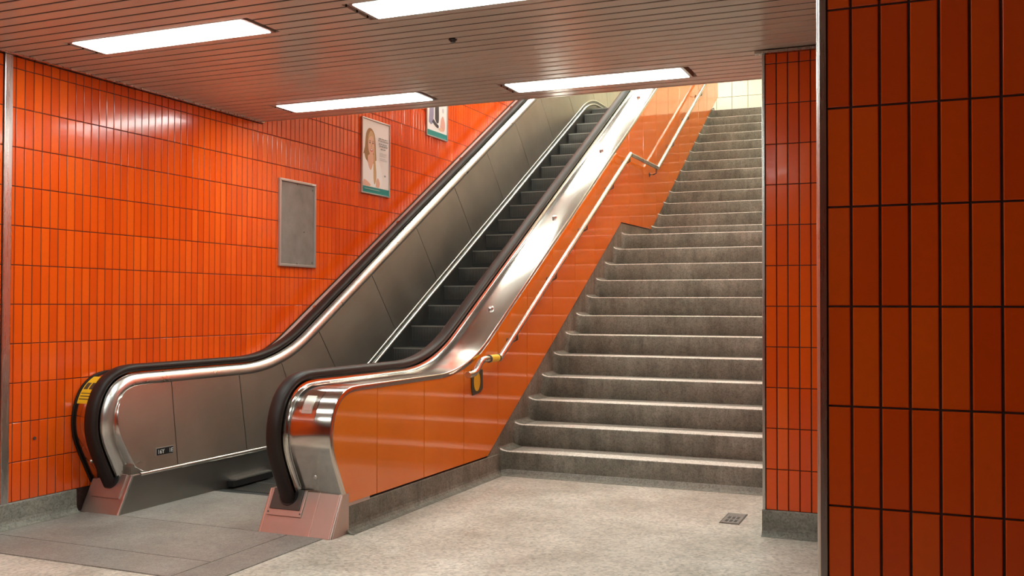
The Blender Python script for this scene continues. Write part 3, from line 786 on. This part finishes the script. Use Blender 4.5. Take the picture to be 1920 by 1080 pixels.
q = MB(); q.box(-4.962, -4.90, 6.10, 6.60, .012, .058); bs = q.build('brush_strip', 'black_plastic', esc, label='black skirt brush by the comb')
q = MB(); q.box(-4.962, -4.903, 6.13, 6.60, .058, .066); q.build('brush_holder', 'steel_trim', bs)
# landing plates in the floor
def plate_box(x0, x1, y0, y1, poly=None):
    q = MB(); g = .0035
    q.box(x0 + g, x1 - g, y0 + g, y1 - g, -.02, .006); return q.build('landing_plate', 'landing_plate', esc, bevel=.002)
plate_box(-4.962, -3.832, 5.003, 5.955)
plate_box(-5.25, -3.605, 4.305, 5.003)
plate_box(-5.25, -3.605, 3.985, 4.305)
plate_box(-3.605, -3.35, 3.985, 5.003)

# ------------------------------------------------------------------ orange panels beside the escalator
q = MB()
back = [(5.20, .16), (5.20, .80)] + [(y, interp([p_ for p_ in off(PN, -.05) if p_[1] > .6], y)) for y in (5.4, 6.0, 6.5, 7, 7.5, 8, 10, 12, 14.5, 16.74)] + [(16.74, 5.0), (16.2, 4.66), (12.371, 2.40), (11.03, 2.385), (7.5, .325), (7.27, .18)]
q.prism_x(back, XP - .10, XP - .0175)
wall_mid = q.build('wall_middle', 'joint_dark', kind='structure'); wall_mid['label'] = 'orange enamel panel wall between escalator and stairs'
PT, G2 = .015, .0034
def mk_panel(poly):
    q = MB(); q.prism_x(poly, XP - .018, XP - .003); q.build('panel', 'panel_enamel', wall_mid, bevel=.0012)
ptop = off(PN, -.030)
def pz(y): return interp([p_ for p_ in ptop if p_[1] > .6], y)
J0, JP = 5.535, .645
cv = [p_ for p_ in ptop if p_[1] > .235 and p_[0] < J0 - G2]
mk_panel([(5.186, .186), (5.18, .236)] + cv + [(J0 - G2, pz(J0)), (J0 - G2, .187)])
y = J0
kinks = [7.27, 7.503, 11.027, 12.371, 16.273]
while y < 16.7:
    y1 = min(y + JP, 16.745)
    a, b_ = y + G2, y1 - G2; n = 8
    tp_ = [(a + (b_ - a) * i / n, pz(a + (b_ - a) * i / n)) for i in range(n + 1)]
    bp = [b_] + [k_ for k_ in kinks[::-1] if a < k_ < b_] + [a]
    mk_panel(tp_ + [(v, zbot(v) + .011) for v in bp])
    y = y1

# ------------------------------------------------------------------ stair handrail
rail = empty('stair_handrail', (XP, 7.0, .9)); tag(rail, 'tubular metal stair handrail fixed along the orange panels', 'handrail')
XH = -3.205; RR = .026
def rounded(P, r=.05, n=4):
    out = [P[0]]
    for a, b_, c in zip(P[:-2], P[1:-1], P[2:]):
        d1 = Vector((a[0] - b_[0], a[1] - b_[1])); d2 = Vector((c[0] - b_[0], c[1] - b_[1])); k_ = min(r, d1.length * .45, d2.length * .45)
        s1 = (b_[0] + d1.normalized().x * k_, b_[1] + d1.normalized().y * k_); s2 = (b_[0] + d2.normalized().x * k_, b_[1] + d2.normalized().y * k_)
        out += bez(s1, b_, s2, n)
    return out + [P[-1]]
zrail = lambda yy: .985 + .581 * (yy - 7.30)
lowp = rounded([(6.70, .880), (6.83, .886), (6.95, .985), (7.30, .982)], .06)
low2 = [(7.295, .980), (11.09, 3.180)]
q = MB(); q.tube([(XH, a, c) for a, c in lowp], RR, 14); q.build('end_bend', 'rail_metal', rail, smooth=50)
q = MB(); q.tube([(XH, 7.28, .974), (XH, 11.085, 3.186)], RR, 14); q.build('lower_rail', 'rail_metal', rail, smooth=50)
q = MB(); q.tube([(XH, 11.07, 3.180), (XH, 12.34, 3.184)], RR * .97, 14); q.build('landing_rail', 'rail_metal', rail, smooth=50)
q = MB(); q.tube([(XH, 12.325, 3.176), (XH, 16.45, 5.575)], RR, 14); q.build('upper_rail', 'rail_metal', rail, smooth=50)
q = MB(); q.tube([(XH, 7.085, .985), (XH, 7.245, .984)], RR + .004, 16); q.build('tape_band', 'yellow_tape', rail, smooth=50, label='yellow tape band round the rail')
for yy in (7.075, 7.25):
    q = MB(); q.tube([(XH, yy, .985), (XH, yy + .014, .985)], RR + .006, 16); q.build('tape_ring', 'dark_metal', rail, smooth=50)
for by in (7.66, 8.60, 9.50, 10.40, 11.06, 12.27, 13.2, 14.1, 15.0, 15.9):
    zz = zrail(by) if by < 11.1 else (3.184 if by < 12.33 else 3.184 + .5815 * (by - 12.34))
    q = MB()
    q.tube([(XH, by, zz - .015), (XH, by + .005, zz - .075), (XH - .035, by + .008, zz - .092), (XP, by + .008, zz - .092)], .008, 8)
    q.cyl((XP - .002, by + .008, zz - .092), (1, 0, 0), .028, .006, 16)
    q.build('bracket', 'dark_metal', rail, smooth=40)
# marker plate under the rail end
mp = MB(); mp.prism_x([(6.94, .905), (7.15, .895), (7.155, .745), (7.115, .715), (6.965, .70), (6.95, .76)], XP, XP + .006)
mk = mp.build('marker_plate', 'print_dark'); tag(mk, 'dark plate with yellow oval fixed below the rail end', 'sign')
q = MB(); ov = [(7.04 + .058 * cos(2 * pi * i / 28), .808 + .078 * sin(2 * pi * i / 28)) for i in range(28)]; q.prism_x(ov, XP + .005, XP + .009)
q.build('oval', 'yellow_print', mk, label='yellow oval disc')

# ------------------------------------------------------------------ board and posters on the left wall
XB_ = XW + TILE_D
def frame(name, y0, y1, z0, z1, label, cat, group=None, fw=.022, d=.022):
    t = empty(name, (XB_, (y0 + y1) / 2, z0)); tag(t, label, cat, group)
    for poly in ([(y0, z0), (y1, z0), (y1 - fw, z0 + fw), (y0 + fw, z0 + fw)], [(y1, z0), (y1, z1), (y1 - fw, z1 - fw), (y1 - fw, z0 + fw)],
                 [(y1, z1), (y0, z1), (y0 + fw, z1 - fw), (y1 - fw, z1 - fw)], [(y0, z1), (y0, z0), (y0 + fw, z0 + fw), (y0 + fw, z1 - fw)]):
        q = MB(); q.prism_x(poly, XB_ - .002, XB_ + d); q.build('frame_bar', 'frame_alu', t, bevel=.003)
    return t
bd = frame('notice_board', 7.212, 7.772, 1.755, 2.542, 'empty grey metal poster frame on the orange tiles', 'board')
q = MB(); q.box(XB_, XB_ + .006, 7.225, 7.76, 1.768, 2.53); q.build('back_sheet', 'board_grey', bd)
for (yy, zz) in ((7.245, 1.80), (7.245, 2.16), (7.245, 2.48), (7.73, 2.48), (7.73, 1.80), (7.49, 1.785), (7.49, 2.51), (7.60, 2.08)):
    q = MB(); q.cyl((XB_ + .006, yy, zz), (1, 0, 0), .006, .003, 10); q.build('screw', 'dark_metal', bd)
q = MB(); q.box(XB_ + .02, XB_ + .026, 7.70, 7.755, 2.524, 2.538); q.build('clip', 'white_letter', bd)

def printed(sheet, y0, y1, z0, z1):
    W_, Hh = y1 - y0, z1 - z0; lay = [0]
    def shape(pts, mt, name='print'):
        lay[0] += 1
        xx = XB_ + .009 + lay[0] * .00025
        q = MB(); P = [(y0 + u * W_, z0 + v * Hh) for u, v in pts]; q.prism_x(P, xx - .0006, xx)
        q.build(name, mt, sheet)
    return shape
def ell(cx, cy, rx, ry, n=24, a0=0, a1=2 * pi): return [(cx + rx * cos(a0 + (a1 - a0) * i / n), cy + ry * sin(a0 + (a1 - a0) * i / n)) for i in range(n)]
p1 = frame('poster', 8.585, 9.152, 2.555, 3.338, 'framed poster of a smiling woman in white, lower on the orange wall', 'poster', 'framed posters on the tiled wall', .014, .020)
q = MB(); q.box(XB_, XB_ + .009, 8.592, 9.145, 2.562, 3.33); sh = q.build('sheet', 'p_paper', p1)
S_ = printed(sh, 8.599, 9.138, 2.570, 3.324)
S_([(0, 0), (1, 0), (1, .085), (0, .085)], 'p_teal')
S_(catmull([(.10, .62), (.14, .80), (.24, .885), (.36, .88), (.46, .80), (.49, .66), (.52, .45), (.55, .22), (.46, .16), (.40, .30), (.20, .42), (.10, .50), (.04, .52)], 4), 'p_hair')          # hair
S_(catmull([(.02, .15), (.02, .47), (.10, .52), (.20, .40), (.28, .33), (.38, .40), (.50, .46), (.62, .46), (.70, .36), (.73, .20), (.64, .10), (.30, .09), (.06, .10)], 4), 'p_shirt')        # shirt
S_(catmull([(.20, .50), (.22, .40), (.31, .315), (.40, .42), (.42, .52), (.32, .56)], 4), 'p_skin')                # neck
S_(ell(.325, .665, .115, .145), 'p_skin')                                                                        # face
S_(catmull([(.20, .70), (.23, .80), (.32, .86), (.43, .80), (.455, .70), (.42, .76), (.34, .79), (.25, .76)], 4), 'p_hairlight')
S_(catmull([(.41, .60), (.455, .66), (.48, .46), (.52, .25), (.46, .13), (.42, .20), (.41, .40)], 4), 'p_hairlight')   # lock over the shoulder
S_(catmull([(.08, .52), (.16, .60), (.19, .68), (.20, .55), (.17, .44), (.11, .47)], 4), 'p_hair')
for ex in (.275, .385): S_(ell(ex, .69, .022, .011, 10), 'p_eye')
for ex in (.275, .385): S_(ell(ex, .716, .030, .006, 10), 'p_brow')
S_([(.325, .68), (.338, .63), (.318, .628)], 'p_hairlight')
S_(ell(.33, .592, .048, .020, 14), 'p_lips'); S_(ell(.33, .596, .036, .010, 12), 'p_shirt')
S_(catmull([(.03, .10), (.06, .17), (.20, .15), (.30, .11), (.24, .09), (.10, .09)], 4), 'p_skin')                     # forearm
S_(catmull([(.50, .10), (.52, .19), (.58, .22), (.64, .16), (.62, .10), (.56, .09)], 4), 'p_skin')                     # hand
for yy, a, c in ((.775, .60, .93), (.745, .58, .95), (.700, .60, .93), (.672, .62, .92), (.630, .66, .86)):
    x_ = a
    while x_ < c - .02:
        wd = min(c - x_, random.choice((.05, .07, .09))); S_([(x_, yy), (x_ + wd, yy), (x_ + wd, yy + .016), (x_, yy + .016)], 'p_text', 'print_word'); x_ += wd + .018
for yy in (.575, .555, .535, .500, .480): S_([(.62, yy), (.90 - .05 * ((yy * 100) % 3), yy), (.90, yy + .007), (.62, yy + .007)], 'p_textlight', 'print_line')
S_(ell(.82, .27, .035, .014, 12), 'p_text'); S_([(.06, .045), (.62, .045), (.62, .052), (.06, .052)], 'p_textlight')
p2 = frame('poster', 9.982, 10.520, 3.370, 4.150, 'framed poster higher up the wall, cut off by the ceiling edge', 'poster', 'framed posters on the tiled wall', .014, .020)
q = MB(); q.box(XB_, XB_ + .009, 9.99, 10.513, 3.377, 4.143); sh = q.build('sheet', 'p_paper', p2)
S_ = printed(sh, 9.996, 10.506, 3.384, 4.136)
S_([(0, 0), (1, 0), (1, .085), (0, .085)], 'p_teal')
S_(catmull([(.10, .20), (.12, .34), (.16, .60), (.30, .62), (.34, .40), (.30, .22), (.20, .17)], 4), 'p_denim')
S_(catmull([(.40, .28), (.42, .60), (.56, .62), (.60, .38), (.58, .24), (.48, .22)], 4), 'p_dark')
S_(catmull([(.26, .22), (.44, .16), (.56, .15), (.58, .19), (.46, .22), (.32, .27)], 4), 'p_dark')
S_(catmull([(.66, .18), (.70, .30), (.80, .36), (.90, .26), (.88, .15), (.76, .12)], 4), 'p_pink')
S_(catmull([(.55, .14), (.70, .17), (.86, .13), (.70, .11)], 4), 'p_skin')
S_(ell(.80, .45, .05, .04, 12), 'p_lilac')

# ------------------------------------------------------------------ small things
dr = empty('floor_drain', (-1.19, 6.57, 0)); tag(dr, 'small square metal floor drain with six slots near the pillar', 'drain')
q = MB(); q.box(-1.258, -1.128, 6.405, 6.735, -.01, .003); q.build('rim', 'dark_metal', dr)
q = MB(); q.box(-1.250, -1.136, 6.418, 6.722, -.006, .005); q.build('grate', 'landing_plate', dr, bevel=.001)
for ix in range(3):
    for iy in range(2):
        q = MB(); xx = -1.222 + ix * .029; yy = 6.485 + iy * .095; q.box(xx - .009, xx + .009, yy - .032, yy + .032, .0045, .0058); q.build('slot', 'black_plastic', dr)
q = MB(); q.cyl((-2.606, 5.225, ZC - .004), (0, 0, 1), .026, .01, 20); q.cyl((-2.606, 5.225, ZC - .016), (0, 0, 1), .014, .014, 16, .024)
sn = q.build('ceiling_sensor', 'black_plastic', smooth=40); tag(sn, 'small black sensor stuck on the slatted ceiling', 'sensor')
